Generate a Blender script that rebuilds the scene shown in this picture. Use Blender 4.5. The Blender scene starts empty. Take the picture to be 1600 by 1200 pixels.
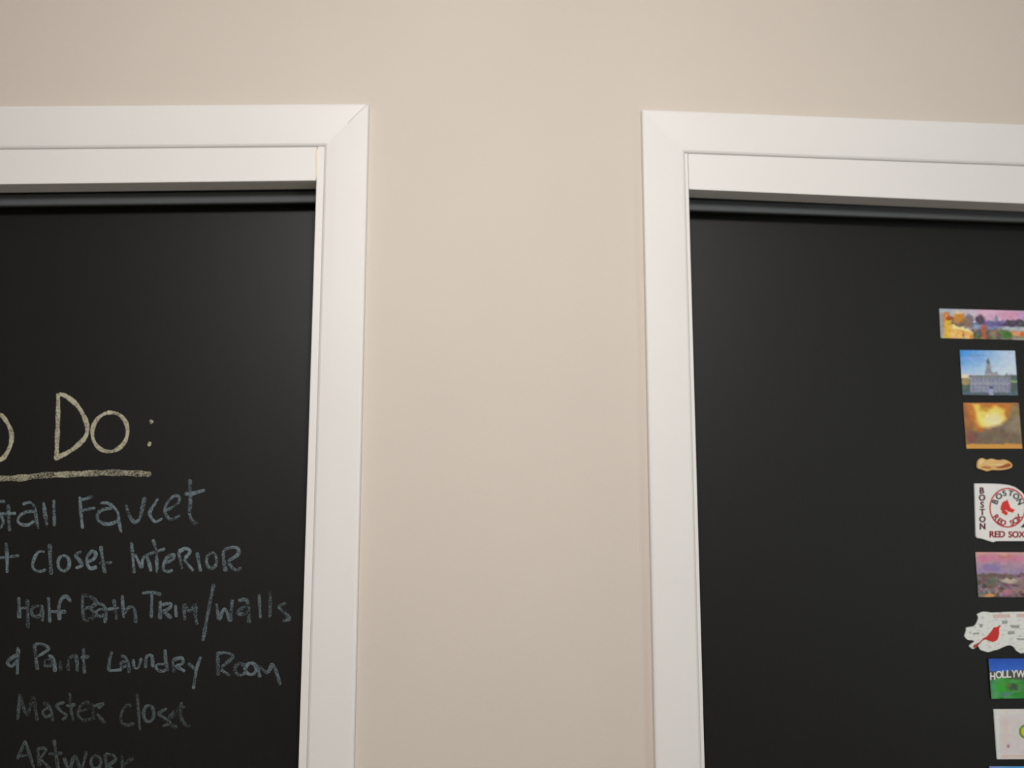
import bpy, bmesh, math, random
import numpy as np
from mathutils import Vector

random.seed(4)
C = bpy.context.scene.collection
S = bpy.context.scene

# ------------------------------------------------------------------ camera, world, lights, exposure
CAM = Vector((0.0, -1.28, 1.53))
PITCH, YAW = math.radians(8.605), math.radians(2.122)
FPX = 1555.0
cam_data = bpy.data.cameras.new('camera')
cam = bpy.data.objects.new('camera', cam_data)
C.objects.link(cam)
cam.location = CAM
cam.rotation_euler = (math.pi / 2 + PITCH, 0, -YAW)
cam_data.sensor_width = 36.0
cam_data.lens = FPX / 1600.0 * 36.0
cam_data.clip_start = 0.02
cam_data.dof.use_dof = True              # the snapshot is a touch soft
cam_data.dof.focus_distance = 1.20
cam_data.dof.aperture_fstop = 2.0
S.camera = cam

world = bpy.data.worlds.new('world')
S.world = world
world.use_nodes = True
world.node_tree.nodes['Background'].inputs[0].default_value = (0.9, 0.95, 1.0, 1)
world.node_tree.nodes['Background'].inputs[1].default_value = 0.2

def area_light(name, loc, target, size, power, color, shape='DISK', size_y=None, spread=None):
    d = bpy.data.lights.new(name, 'AREA')
    d.shape = shape
    d.size = size
    if size_y:
        d.size_y = size_y
    d.energy = power
    d.color = color
    if spread:
        d.spread = spread
    o = bpy.data.objects.new(name, d)
    C.objects.link(o)
    o.location = loc
    o.rotation_euler = (Vector(target) - Vector(loc)).to_track_quat('-Z', 'Y').to_euler()
    return o

area_light('ceiling_lamp_light', (0.02, -1.35, 2.34), (0.02, -0.55, 1.4), 0.30, 19.3, (1.0, 0.955, 0.93))
area_light('window_light', (1.84, -1.7, 1.6), (0.6, 0.0, 1.7), 0.9, 8.5, (0.82, 0.97, 0.98), 'RECTANGLE', 1.1)

S.view_settings.view_transform = 'Standard'
S.view_settings.look = 'None'
S.view_settings.gamma = 1.0
S.view_settings.use_curve_mapping = False
S.view_settings.exposure = 0.0

# ------------------------------------------------------------------ helpers
_cp, _sp, _cy, _sy = math.cos(PITCH), math.sin(PITCH), math.cos(YAW), math.sin(YAW)
FWD = Vector((_sy * _cp, _cy * _cp, _sp))
RIGHT = Vector((_cy, -_sy, 0))
UP = RIGHT.cross(FWD)

def at(px, py, Y):
    """A point of the photograph (1600 x 1200) on the vertical plane y = Y."""
    d = FWD * FPX + RIGHT * (px - 800.0) + UP * (600.0 - py)
    return CAM + d * ((Y - CAM.y) / d.y)

def lin(c):
    c = c / 255.0
    return c / 12.92 if c <= 0.04045 else ((c + 0.055) / 1.055) ** 2.4

def rgb(r, g, b):
    return (lin(r), lin(g), lin(b), 1.0)

def mesh_obj(name, verts, faces, mat, parent=None, smooth=False):
    me = bpy.data.meshes.new(name)
    me.from_pydata([tuple(v) for v in verts], [], faces)
    bm = bmesh.new()
    bm.from_mesh(me)
    bmesh.ops.recalc_face_normals(bm, faces=bm.faces)
    bm.to_mesh(me)
    bm.free()
    if mat:
        me.materials.append(mat)
    if smooth:
        for p in me.polygons:
            p.use_smooth = True
    o = bpy.data.objects.new(name, me)
    C.objects.link(o)
    if parent:
        o.parent = parent
    return o

class MB:
    """Collects boxes and prisms for one mesh."""
    def __init__(self):
        self.v, self.f = [], []
    def add(self, verts, faces):
        n = len(self.v)
        self.v += [Vector(p) for p in verts]
        self.f += [[i + n for i in fc] for fc in faces]
    def hexa(self, p):
        """eight corners: 0-3 the bottom ring, 4-7 the top ring."""
        self.add(p, [(0, 1, 2, 3), (4, 5, 6, 7), (0, 1, 5, 4), (1, 2, 6, 5), (2, 3, 7, 6), (3, 0, 4, 7)])
    def box(self, x0, x1, y0, y1, z0, z1):
        self.slab(x0, x1, y0, y1, z0, z0, z1, z1)
    def slab(self, x0, x1, y0, y1, z00, z01, z10, z11):
        """a bar whose bottom runs z00 -> z01 and whose top runs z10 -> z11 from x0 to x1."""
        self.hexa([(x0, y0, z00), (x1, y0, z01), (x1, y1, z01), (x0, y1, z00),
                   (x0, y0, z10), (x1, y0, z11), (x1, y1, z11), (x0, y1, z10)])
    def loft(self, ring_a, ring_b):
        n = len(ring_a)
        fs = [(i, (i + 1) % n, n + (i + 1) % n, n + i) for i in range(n)]
        fs += [tuple(range(n)), tuple(range(n, 2 * n))]
        self.add(list(ring_a) + list(ring_b), fs)
    def build(self, name, mat, parent=None, bevel=0):
        o = mesh_obj(name, self.v, self.f, mat, parent)
        if bevel:
            m = o.modifiers.new('bevel', 'BEVEL')
            m.width = bevel
            m.segments = 2
            m.limit_method = 'ANGLE'
        return o

def structure(o, label=None):
    o['kind'] = 'structure'
    if label:
        o['label'] = label
    return o

def tag(o, label, cat, group=None):
    o['label'] = label
    o['category'] = cat
    if group:
        o['group'] = group
    return o

# ------------------------------------------------------------------ materials
def new_mat(name):
    m = bpy.data.materials.new(name)
    m.use_nodes = True
    return m, m.node_tree.nodes, m.node_tree.links, m.node_tree.nodes['Principled BSDF']

def noise(nt, lk, scale, detail=3, rough=0.5, vec=None):
    n = nt.new('ShaderNodeTexNoise')
    n.inputs['Scale'].default_value = scale
    n.inputs['Detail'].default_value = detail
    n.inputs['Roughness'].default_value = rough
    if vec is None:
        tc = nt.new('ShaderNodeTexCoord')
        vec = tc.outputs['Object']
    lk.new(vec, n.inputs['Vector'])
    return n

def ramp(nt, lk, fac, stops):
    r = nt.new('ShaderNodeValToRGB')
    el = r.color_ramp.elements
    while len(el) < len(stops):
        el.new(0.5)
    for e, (p, c) in zip(el, stops):
        e.position = p
        e.color = c
    lk.new(fac, r.inputs['Fac'])
    return r

def bump(nt, lk, height, strength, dist, bsdf):
    b = nt.new('ShaderNodeBump')
    b.inputs['Strength'].default_value = strength
    b.inputs['Distance'].default_value = dist
    lk.new(height, b.inputs['Height'])
    lk.new(b.outputs['Normal'], bsdf.inputs['Normal'])

def paint(name, c0, c1, rough, spec=0.4, tex=300.0, strength=0.15, mottle=2.5):
    m, nt, lk, b = new_mat(name)
    n = noise(nt, lk, mottle, 3)
    r = ramp(nt, lk, n.outputs['Fac'], [(0.3, c0), (0.7, c1)])
    lk.new(r.outputs['Color'], b.inputs['Base Color'])
    b.inputs['Roughness'].default_value = rough
    b.inputs['Specular IOR Level'].default_value = spec
    h = noise(nt, lk, tex, 4, 0.6)
    bump(nt, lk, h.outputs['Fac'], strength, 0.001, b)
    return m

def plain(name, c, rough=0.5, spec=0.4, metal=0.0):
    m, nt, lk, b = new_mat(name)
    n = noise(nt, lk, 60, 2)
    lo = tuple(x * 0.93 for x in c[:3]) + (1,)
    r = ramp(nt, lk, n.outputs['Fac'], [(0.3, lo), (0.7, c)])
    lk.new(r.outputs['Color'], b.inputs['Base Color'])
    b.inputs['Roughness'].default_value = rough
    b.inputs['Specular IOR Level'].default_value = spec
    b.inputs['Metallic'].default_value = metal
    return m

M_wall = paint('beige_wall_paint', (0.615, 0.557, 0.494, 1), (0.643, 0.583, 0.516, 1), 0.75, 0.2, 420, 0.12, 3.0)
M_plain_wall = paint('room_wall_paint', (0.66, 0.60, 0.52, 1), (0.68, 0.61, 0.53, 1), 0.8, 0.2)
M_ceil = paint('ceiling_paint', (0.80, 0.79, 0.77, 1), (0.82, 0.81, 0.79, 1), 0.9, 0.2)
M_trim = paint('white_trim_paint', (0.765, 0.752, 0.735, 1), (0.788, 0.775, 0.758, 1), 0.42, 0.4, 160, 0.06, 5.0)
M_caulk = plain('yellowed_caulk', rgb(236, 226, 196), 0.6)
M_groove = plain('joint_line', rgb(190, 186, 182), 0.8)  # grey of the thin strip that marks the mitre joint
M_rail = plain('grey_metal_track', rgb(86, 89, 92), 0.75, 0.25, 0.0)
M_magnet = plain('dark_magnet_sheet', rgb(40, 36, 34), 0.8, 0.2)
M_white = plain('white_printed_plastic', rgb(240, 240, 238), 0.4)

def floor_mat():
    m, nt, lk, b = new_mat('oak_floor')
    w = nt.new('ShaderNodeTexBrick')
    tc = nt.new('ShaderNodeTexCoord')
    lk.new(tc.outputs['Object'], w.inputs['Vector'])
    w.inputs['Scale'].default_value = 3.0
    w.inputs['Color1'].default_value = (0.70, 0.65, 0.58, 1)
    w.inputs['Color2'].default_value = (0.66, 0.61, 0.54, 1)
    w.inputs['Mortar'].default_value = (0.30, 0.25, 0.2, 1)
    w.inputs['Mortar Size'].default_value = 0.006
    w.inputs['Brick Width'].default_value = 2.2
    w.inputs['Row Height'].default_value = 0.25
    lk.new(w.outputs['Color'], b.inputs['Base Color'])
    b.inputs['Roughness'].default_value = 0.4
    return m

def board_mat():
    """black chalkboard paint: matt, with faint rolled-on vertical streaks and old chalk dust."""
    m, nt, lk, b = new_mat('black_chalkboard_paint')
    tc = nt.new('ShaderNodeTexCoord')
    mp = nt.new('ShaderNodeMapping')
    mp.inputs['Scale'].default_value = (260, 260, 14)
    lk.new(tc.outputs['Object'], mp.inputs['Vector'])
    n = noise(nt, lk, 1.0, 4, 0.6, mp.outputs['Vector'])
    r = ramp(nt, lk, n.outputs['Fac'], [(0.30, (0.0050, 0.0049, 0.0048, 1)), (0.75, (0.0072, 0.0070, 0.0068, 1))])
    lk.new(r.outputs['Color'], b.inputs['Base Color'])
    b.inputs['Roughness'].default_value = 0.48
    b.inputs['Specular IOR Level'].default_value = 0.35
    h = noise(nt, lk, 900, 3, 0.6)
    bump(nt, lk, h.outputs['Fac'], 0.25, 0.0006, b)
    return m
M_board = board_mat()

def chalk(name, c, lo, hi, press=0.0):
    """chalk that caught only the peaks of the board's grain: LO..HI is where the grain turns from bare to chalked."""
    m, nt, lk, b = new_mat(name)
    n = noise(nt, lk, 520, 4, 0.65)
    n2 = noise(nt, lk, 60, 2)
    ad = nt.new('ShaderNodeMath')
    ad.operation = 'MULTIPLY_ADD'
    ad.inputs[1].default_value = 0.45
    lk.new(n2.outputs['Fac'], ad.inputs[0])
    lk.new(n.outputs['Fac'], ad.inputs[2])
    ge = nt.new('ShaderNodeNewGeometry')                 # every stroke has its own pressure
    pr = nt.new('ShaderNodeMath')
    pr.operation = 'MULTIPLY_ADD'
    pr.inputs[1].default_value = press
    lk.new(ge.outputs['Random Per Island'], pr.inputs[0])
    lk.new(ad.outputs['Value'], pr.inputs[2])
    r = ramp(nt, lk, pr.outputs['Value'], [(lo, (0.014, 0.0135, 0.013, 1)), (hi, c)])
    lk.new(r.outputs['Color'], b.inputs['Base Color'])
    b.inputs['Roughness'].default_value = 0.95
    b.inputs['Specular IOR Level'].default_value = 0.05
    return m

def print_mat():
    """a glossy print: the ink colours stored per point of the picture's own fine mesh."""
    m, nt, lk, b = new_mat('glossy_photo_print')
    a = nt.new('ShaderNodeVertexColor')
    a.layer_name = 'ink'
    lk.new(a.outputs['Color'], b.inputs['Base Color'])
    b.inputs['Roughness'].default_value = 0.35
    b.inputs['Specular IOR Level'].default_value = 0.3
    return m
M_print = print_mat()

# ------------------------------------------------------------------ the setting
# both openings: inner casing corner nearest the pier, head slope (the heads hang out of level), side (+1 opening lies towards +x)
W_OP = 1.15
LEFT = dict(side=-1, x_in=-0.2025, z_in=2.0412, slope=0.0238, x_j=-0.2122, fz=1.9935, fs=0.0262, rz=1.9765, rs=0.0250)
RGHT = dict(side=+1, x_in=0.2803, z_in=2.0390, slope=-0.0242, x_j=0.2845, fz=1.9880, fs=-0.0310, rz=1.9715, rs=-0.0240)
RX0, RX1, RY0, RZ1 = -1.75, 1.9, -3.0, 2.44

def zhead(o, x):
    return o['z_in'] + o['slope'] * (x - o['x_in'])

m = MB()
m.box(RX0, RX1, RY0, 0.75, -0.1, 0.0)
structure(m.build('floor', floor_mat()))
m = MB()
m.box(RX0 - 0.1, RX1 + 0.1, RY0, 0.75, RZ1, RZ1 + 0.1)
structure(m.build('ceiling', M_ceil))
m = MB()
m.box(RX0 - 0.1, RX0, RY0, 0.75, 0, RZ1)
structure(m.build('wall_left', M_plain_wall))
m = MB()
m.box(RX1, RX1 + 0.1, RY0, 0.75, 0, RZ1)
structure(m.build('wall_right', M_plain_wall))
m = MB()
m.box(RX0 - 0.1, RX1 + 0.1, RY0 - 0.1, RY0, 0, RZ1)
structure(m.build('wall_front', M_plain_wall))
m = MB()
m.box(RX0, RX1, 0.65, 0.75, 0, RZ1)
structure(m.build('wall_closet', M_plain_wall))

JT = 0.018
m = MB()
T = 0.11
lx1 = LEFT['x_j'] + JT                 # wall edge beside the left opening
lx0 = LEFT['x_j'] - W_OP - JT
rx0 = RGHT['x_j'] - JT
rx1 = RGHT['x_j'] + W_OP + JT
zl = lambda x: zhead(LEFT, x) + 0.022
zr = lambda x: zhead(RGHT, x) + 0.022
m.box(RX0, lx0, 0, T, 0, RZ1)
m.slab(lx0, lx1, 0, T, zl(lx0), zl(lx1), RZ1, RZ1)
m.box(lx1, rx0, 0, T, 0, RZ1)
m.slab(rx0, rx1, 0, T, zr(rx0), zr(rx1), RZ1, RZ1)
m.box(rx1, RX1, 0, T, 0, RZ1)
structure(m.build('wall_back', M_wall), 'beige painted wall between and above two white framed openings')

# casing profile: (t across from the opening's edge, h proud of the wall)
CW = 0.0578
PROFILE = [(0.0, 0.0), (0.0, 0.0075), (0.0012, 0.0098), (0.0035, 0.0112), (0.016, 0.0124), (0.040, 0.0140),
           (CW - 0.004, 0.0148), (CW - 0.0012, 0.0138), (CW, 0.0118), (CW, 0.0)]

def casing(o, idx, text):
    s = o['side']
    x_far = o['x_in'] + s * (W_OP + 2 * abs(o['x_j'] - o['x_in']))
    root = structure(bpy.data.objects.new('trim_%d' % idx, None), text)
    C.objects.link(root)
    # head: mitred at both corners
    ra = [(o['x_in'] - s * t, -h, zhead(o, o['x_in'] - s * t) + t) for t, h in PROFILE]
    rb = [(x_far + s * t, -h, zhead(o, x_far + s * t) + t) for t, h in PROFILE]
    m = MB(); m.loft(ra, rb)
    m.build('head_casing', M_trim, root)
    # legs, a hair short of the head so the mitre reads as a fine joint
    g = 0.0
    m = MB()
    m.loft([(o['x_in'] - s * t, -h, 0.0) for t, h in PROFILE],
           [(o['x_in'] - s * t, -h, zhead(o, o['x_in'] - s * t) + t - g) for t, h in PROFILE])
    m.build('side_casing', M_trim, root)
    m = MB()
    m.loft([(x_far + s * t, -h, 0.0) for t, h in PROFILE],
           [(x_far + s * t, -h, zhead(o, x_far + s * t) + t - g) for t, h in PROFILE])
    m.build('side_casing', M_trim, root)
    return root, x_far

def opening(o, idx, text):
    s = o['side']
    root, x_far = casing(o, idx, text)
    xj, xk = o['x_j'], o['x_j'] + s * W_OP
    # jambs line the opening; their front edges show as a narrow reveal beside the casing
    for x, sg in ((xj, -s), (xk, s)):
        a, b = sorted((x, x + sg * JT))
        m = MB(); m.slab(a, b, 0.0, T, 0, 0, zhead(o, a) + 0.02, zhead(o, b) + 0.02)
        c, d = sorted((x, x + sg * abs(o['x_j'] - o['x_in'])))
        m.slab(c, d, -0.0088, 0.0, 0, 0, zhead(o, c) - 0.0002, zhead(o, d) - 0.0002)
        m.build('jamb', M_trim, root, 0.0010)
    # fascia that hides the sliding gear
    a, b = sorted((xj, xk))
    f = lambda x: o['fz'] + o['fs'] * (x - xj)
    m = MB(); m.slab(a + 0.0004, b - 0.0004, -0.0088, 0.0240, f(a), f(b), zhead(o, a) - 0.0006, zhead(o, b) - 0.0006)
    m.build('fascia_board', M_trim, root, 0.0010)
    return root, f

trim_l, fas_l = opening(LEFT, 1, 'white mitred casing and fascia framing the chalkboard with the handwritten list')
trim_r, fas_r = opening(RGHT, 2, 'white casing and fascia framing the chalkboard with the souvenir magnets')

# fine open joint along the left mitre, and the yellowed caulk in that corner
s = -1
ja, jb = PROFILE[4], PROFILE[6]
pts = []
for t, h in ((0.030, 0.0133), PROFILE[5], PROFILE[6], PROFILE[7]):
    x = LEFT['x_in'] + t
    pts.append(Vector((x, -h - 0.00012, zhead(LEFT, x) + t)))
m = MB()
for p, q in zip(pts, pts[1:]):
    d = (q - p).normalized(); n = Vector((d.z, 0, -d.x)).normalized() * 0.0004
    m.add([p - n, p + n, q + n, q - n], [(0, 1, 2, 3)])
m.build('mitre_joint', M_groove, trim_l)
m = MB()
ring = lambda z, w: [(LEFT['x_j'] + w * math.cos(k * math.pi / 4) - 0.0005, -0.0088 + 0.7 * w * math.sin(k * math.pi / 4), z) for k in range(8)]
zz = [1.996, 2.004, 2.012, 2.020, 2.028, 2.036]
ww = [0.0005, 0.0010, 0.0008, 0.0013, 0.0016, 0.0012]
for i in range(5):
    m.loft(ring(zz[i], ww[i]), ring(zz[i + 1], ww[i + 1]))
m.build('caulk_bead', M_caulk, trim_l)['label'] = 'yellowed caulk in the corner'

def track(o, idx, text, f):
    """the metal top track of the sliding doors: a flat channel under the fascia and a rounded front lip."""
    xj, xk = o['x_j'], o['x_j'] + o['side'] * W_OP
    a, b = sorted((xj, xk))
    a += 0.001; b -= 0.001
    r = lambda x: o['rz'] + o['rs'] * (x - xj)
    root = structure(bpy.data.objects.new('trim_%d' % idx, None), text)
    C.objects.link(root)
    m = MB(); m.slab(a, b, 0.0242, 0.090, f(a) + 0.0015, f(b) + 0.0015, f(a) + 0.02, f(b) + 0.02)
    m.build('channel', M_rail, root)
    prof = [(0.0275, 0.0), (0.0266, 0.0010), (0.0262, 0.0028), (0.0262, 0.0135), (0.0268, 0.0150), (0.0290, 0.0160), (0.034, 0.0160), (0.034, 0.0)]
    m = MB()
    m.loft([(a, y, r(a) + z) for y, z in prof], [(b, y, r(b) + z) for y, z in prof])
    m.build('front_lip', M_rail, root)
    return root
track(LEFT, 3, 'grey metal sliding track above the chalkboard with the handwritten list', fas_l)
track(RGHT, 4, 'grey metal sliding track above the chalkboard with the souvenir magnets', fas_r)

# sliding panels painted with chalkboard paint
YD = 0.050          # front face of the two panels in view
PW = 0.62
def panel(name, x0, x1, y0, o, text):
    a, b = sorted((x0, x1))
    z = lambda x: o['rz'] + o['rs'] * (x - o['x_j']) + 0.006
    m = MB(); m.slab(a, b, y0, y0 + 0.022, 0.012, 0.012, z(a), z(b))
    return structure(m.build(name, M_board, None, 0.0012), text)
door_l = panel('door_1', LEFT['x_j'] - 0.0015, LEFT['x_j'] - PW, YD, LEFT, 'black chalkboard sliding door with a handwritten list in chalk')
door_r = panel('door_2', RGHT['x_j'] + 0.0015, RGHT['x_j'] + PW, YD, RGHT, 'black chalkboard sliding door with a column of souvenir magnets')
panel('door_3', LEFT['x_j'] - PW + 0.04, LEFT['x_j'] - W_OP + 0.0015, YD + 0.030, LEFT, 'plain black sliding door behind the chalkboard with the list')
panel('door_4', RGHT['x_j'] + PW - 0.04, RGHT['x_j'] + W_OP - 0.0015, YD + 0.030, RGHT, 'plain black sliding door behind the chalkboard with the magnets')

# ------------------------------------------------------------------ chalk handwriting (strokes traced on the board)
def spline(P, step=2.0):
    P = [Vector((p[0], p[1])) for p in P]
    if len(P) == 2:
        n = max(2, int((P[1] - P[0]).length / step))
        return [P[0].lerp(P[1], i / n) for i in range(n + 1)]
    Q = [P[0] * 2 - P[1]] + P + [P[-1] * 2 - P[-2]]
    if (P[0] - P[-1]).length < 0.01:
        Q[0], Q[-1] = P[-2], P[1]
    out = []
    for i in range(1, len(Q) - 2):
        p0, p1, p2, p3 = Q[i - 1:i + 3]
        n = max(2, int((p2 - p1).length / step))
        for k in range(n):
            t = k / n
            out.append(0.5 * (2 * p1 + (p2 - p0) * t + (2 * p0 - 5 * p1 + 4 * p2 - p3) * t * t + (3 * p1 - p0 - 3 * p2 + p3) * t ** 3))
    out.append(P[-1])
    return out

def ell(cx, cy, rx, ry, tilt=0.0, n=14):
    a0 = random.uniform(-2.0, -1.2)
    return [(cx + rx * math.cos(a0 - 2 * math.pi * k / n) + tilt * ry * math.sin(a0 - 2 * math.pi * k / n),
             cy + ry * math.sin(a0 - 2 * math.pi * k / n)) for k in range(n)] + \
           [(cx + rx * math.cos(a0) + tilt * ry * math.sin(a0), cy + ry * math.sin(a0))]

def strokes(name, lines, width, mat, label):
    V, F = [], []
    for P in lines:
        pts = spline(P)
        wid = width * random.uniform(0.88, 1.12)
        n0 = len(V)
        ph = random.uniform(0, 6)
        for i, p in enumerate(pts):
            a = pts[max(0, i - 1)]; b = pts[min(len(pts) - 1, i + 1)]
            d = (b - a)
            d = d.normalized() if d.length > 1e-6 else Vector((1, 0))
            n = Vector((-d.y, d.x))
            w = 0.5 * wid * (1 + 0.16 * math.sin(0.35 * i + ph) + random.uniform(-0.14, 0.14))
            if i == 0 or i == len(pts) - 1:
                w *= 0.6
            for q, lift in ((p - n * w, 0.00005), (p, 0.00035), (p + n * w, 0.00005)):
                V.append(at(q.x, q.y, YD - lift))
        for i in range(len(pts) - 1):
            k = n0 + 3 * i
            F += [(k, k + 1, k + 4, k + 3), (k + 1, k + 2, k + 5, k + 4)]
    o = mesh_obj(name, V, F, mat, door_l)
    o['label'] = label
    return o

HEAD = [
    [(0, 647.7), (9.7, 658), (17, 673), (18, 687.5), (13.8, 702), (6.5, 714), (0, 718), (-20, 720), (-40, 706), (-47, 682), (-38, 658), (-18, 645), (0, 647.7)],
    [(91, 615), (90.4, 655), (88.3, 714)],
    [(91.8, 615), (104, 619.5), (120.2, 633), (131.6, 651.7), (136.5, 668), (133.4, 682.6), (120, 697), (104, 708), (84.5, 716.8)],
    ell(171.8, 675, 27.6, 30.5, -0.05),
    [(234.5, 661.5), (238.0, 656.5)], [(232, 697), (235, 690.5)]]
RULE = [[(-90, 752), (-40, 749), (0, 747.6), (32.5, 746.8), (68, 742.7), (114, 741), (162.5, 738.7), (195, 738.9), (236, 741)]]
L1 = [
    [(8, 783.5), (0, 784), (-6, 790), (-3, 800), (3, 808), (5, 817), (0, 825), (-6, 827)],
    [(13, 788), (13.7, 810), (15, 830)], [(2, 803), (25, 802)],
    [(35, 788), (47, 785), (54, 792), (56, 805), (58.5, 820), (60, 826)],
    [(54, 799), (41, 800), (31, 806), (28, 814), (34, 819.5), (44, 820), (54, 814)],
    [(68, 785), (70, 800), (73, 821)], [(84, 781), (85, 822)],
    [(124.5, 776), (126, 796), (129, 826)], [(125, 781), (132, 780), (145, 775.5)], [(126, 799), (136, 796), (149, 793.5)],
    [(157, 786), (167.5, 786), (177, 792), (184, 801), (186, 815), (189, 832)],
    [(175, 794), (162, 796), (154, 801), (152, 809), (157.5, 816), (167.5, 819), (180, 816), (186, 811)],
    [(197, 789), (201, 802.6), (206, 812), (211, 815.7), (217, 812), (221, 800), (224, 787.5), (226, 776.5)],
    [(246.7, 779), (240.5, 789), (234, 800), (235.7, 808), (242, 815), (249, 813), (253.5, 809.5)],
    [(257, 798.5), (269, 793), (279, 785), (279.7, 777), (273.5, 774.4), (265, 780.6), (259, 790), (257.7, 800), (262.5, 808), (268, 811.5), (282, 804.7)],
    [(297, 749), (297, 765), (297.5, 787.5), (296, 800), (297.5, 808), (302, 816), (308.5, 819)],
    [(288.6, 771), (298, 771.7), (320, 765.5)]]
L2 = [
    [(9.4, 848), (11, 870), (11, 895)], [(-2, 872), (14, 870), (30, 868)],
    [(70, 862), (59.5, 863), (52, 877), (52, 888), (61, 893), (72, 890)],
    [(77.5, 850), (78.5, 870), (80, 898)],
    ell(99.5, 880, 9, 12),
    [(127.5, 861), (118, 868), (124, 875), (128, 883), (118, 888)],
    [(136, 878), (146, 874), (150, 865), (143, 862), (136, 871), (136, 880), (141, 888), (152, 886)],
    [(157.5, 853), (160, 872), (164, 896)], [(155, 880), (175, 879)],
    [(205.5, 847), (207.5, 870), (209.5, 895.5)],
    [(211, 866), (221, 888)], [(221, 888), (223, 874), (228, 869), (233, 880), (236, 893)],
    [(239, 842.5), (244, 862), (245.5, 896)], [(225, 870), (240.5, 863), (258, 857.6)],
    [(258, 880), (270, 874), (272, 867), (262.5, 870), (257, 878), (255, 889), (261, 893), (270, 891)],
    [(279, 862), (282, 877), (284, 889)], [(279, 862), (290, 857), (297, 862), (288.6, 873)], [(287, 874), (302, 892)],
    [(308, 863), (311, 880), (313.4, 893)],
    ell(330.5, 876, 8, 12),
    [(350, 859), (349, 870), (352.5, 893)], [(350, 859), (363, 855), (372.5, 857.6), (371, 867), (356, 877)],
    [(357, 880), (364, 888), (370, 890.6), (377, 886.5)]]
L3 = [
    [(29, 933), (30, 950), (30, 966)], [(42.7, 936), (43.5, 960), (43.5, 982)], [(31, 951), (43, 949)],
    ell(57, 955, 8, 8.5), [(64, 945), (67, 957), (66, 971)],
    [(75.7, 933), (77, 955), (78, 973)],
    [(111, 940.5), (103.5, 932), (96, 936), (92, 949.5), (93, 969)], [(78, 955.5), (103.5, 956)],
    [(129, 930), (129, 949.5), (132, 970.5)],
    [(127.5, 929), (141, 932), (150, 940), (144, 948), (133.5, 949.5)],
    [(133.5, 950), (147, 955.5), (145.5, 964.5), (132, 970.5)],
    [(151.5, 942), (162, 946.5), (166, 957), (163.5, 973.5)],
    [(165, 952.5), (154.5, 952.5), (150, 958.5), (156, 963), (165, 960)],
    [(178, 936), (180, 951), (182, 968)], [(168, 952), (186, 950)],
    [(191, 930), (192, 948), (193.5, 966)], [(193.5, 958.5), (201, 949.5), (208.5, 949.5), (211.5, 960), (212, 973.5)],
    [(222, 927), (237, 925.5), (252, 929)], [(237.4, 927), (237, 945), (236.5, 966)],
    [(250.4, 938.5), (250, 967.7)], [(252, 945), (266.6, 943), (265, 950), (253.6, 956)], [(255, 955), (268, 966)],
    [(274, 945), (275.5, 964.5)],
    [(288.6, 969), (288, 945), (296, 955), (305.6, 945), (305, 961), (308, 976)],
    [(334, 912.5), (325, 957), (317, 1002)],
    [(338, 943), (342, 968.6)], [(342, 968.6), (351, 951.5), (360, 971)], [(360, 971), (363, 937)],
    [(372, 938.5), (383.6, 937), (388.5, 948), (389, 974)],
    [(385, 948), (375.5, 951.5), (372, 958), (380, 959.6), (388, 955)],
    [(404.7, 929), (407, 966)], [(422.6, 924), (421.8, 966)],
    [(447, 942), (435.6, 948), (442, 955), (450, 963), (452, 968), (442, 970)]]
L4 = [
    [(27.5, 1011), (27.5, 1030), (27, 1054)], [(30, 1014), (29, 1022)],
    [(27, 1023), (15, 1030.5), (12, 1036.5), (18, 1041), (27, 1032)],
    [(54, 1006), (56, 1027), (58.5, 1047)], [(55, 1006), (66, 1006.5), (76, 1012.5), (70.5, 1018.5), (58.5, 1026)],
    [(75, 1024.5), (82.5, 1027.5), (85.5, 1039.5), (86, 1050)], [(82.5, 1030.5), (72, 1032), (69, 1038), (75, 1041), (84, 1035)],
    [(94, 1033), (95, 1048)],
    [(106.5, 1048), (107, 1030.5), (117, 1024.5), (120, 1032), (121, 1050)],
    [(130, 1012.5), (130.5, 1030), (132, 1053)], [(126, 1027.5), (139.5, 1026)],
    [(175, 1018), (171, 1032), (169.5, 1048)], [(169.5, 1048), (180, 1047.5), (190.5, 1046)],
    [(189, 1024.5), (196.5, 1027.5), (201, 1038), (202, 1052)], [(198, 1032), (189, 1036.5), (190.5, 1042.5), (199.5, 1039.5)],
    [(208, 1030), (210, 1043), (216, 1043), (221, 1028)],
    [(227, 1044), (229, 1026), (237, 1025), (239, 1043)],
    [(257.7, 1015), (259, 1032), (262, 1049)], [(257, 1038), (247, 1038), (244, 1044), (252, 1049), (260, 1046)],
    [(269, 1031), (272, 1050.6)], [(270, 1031), (283, 1028), (286, 1036), (273, 1041)], [(275, 1041), (289, 1049)],
    [(294, 1036), (305.6, 1047)], [(313.7, 1026), (307, 1046), (302, 1077)],
    [(340, 1021), (340.6, 1040), (341, 1055.5)], [(338, 1021), (352.7, 1020), (364, 1026), (346, 1042.5)], [(345, 1046), (359, 1055.5)],
    ell(375.5, 1046, 8.5, 9), ell(392, 1045, 8.5, 9),
    [(403, 1039), (406, 1059)], [(405, 1041), (417.7, 1050.6), (426, 1036)], [(426, 1036), (432, 1050.6), (438, 1070)]]
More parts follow.
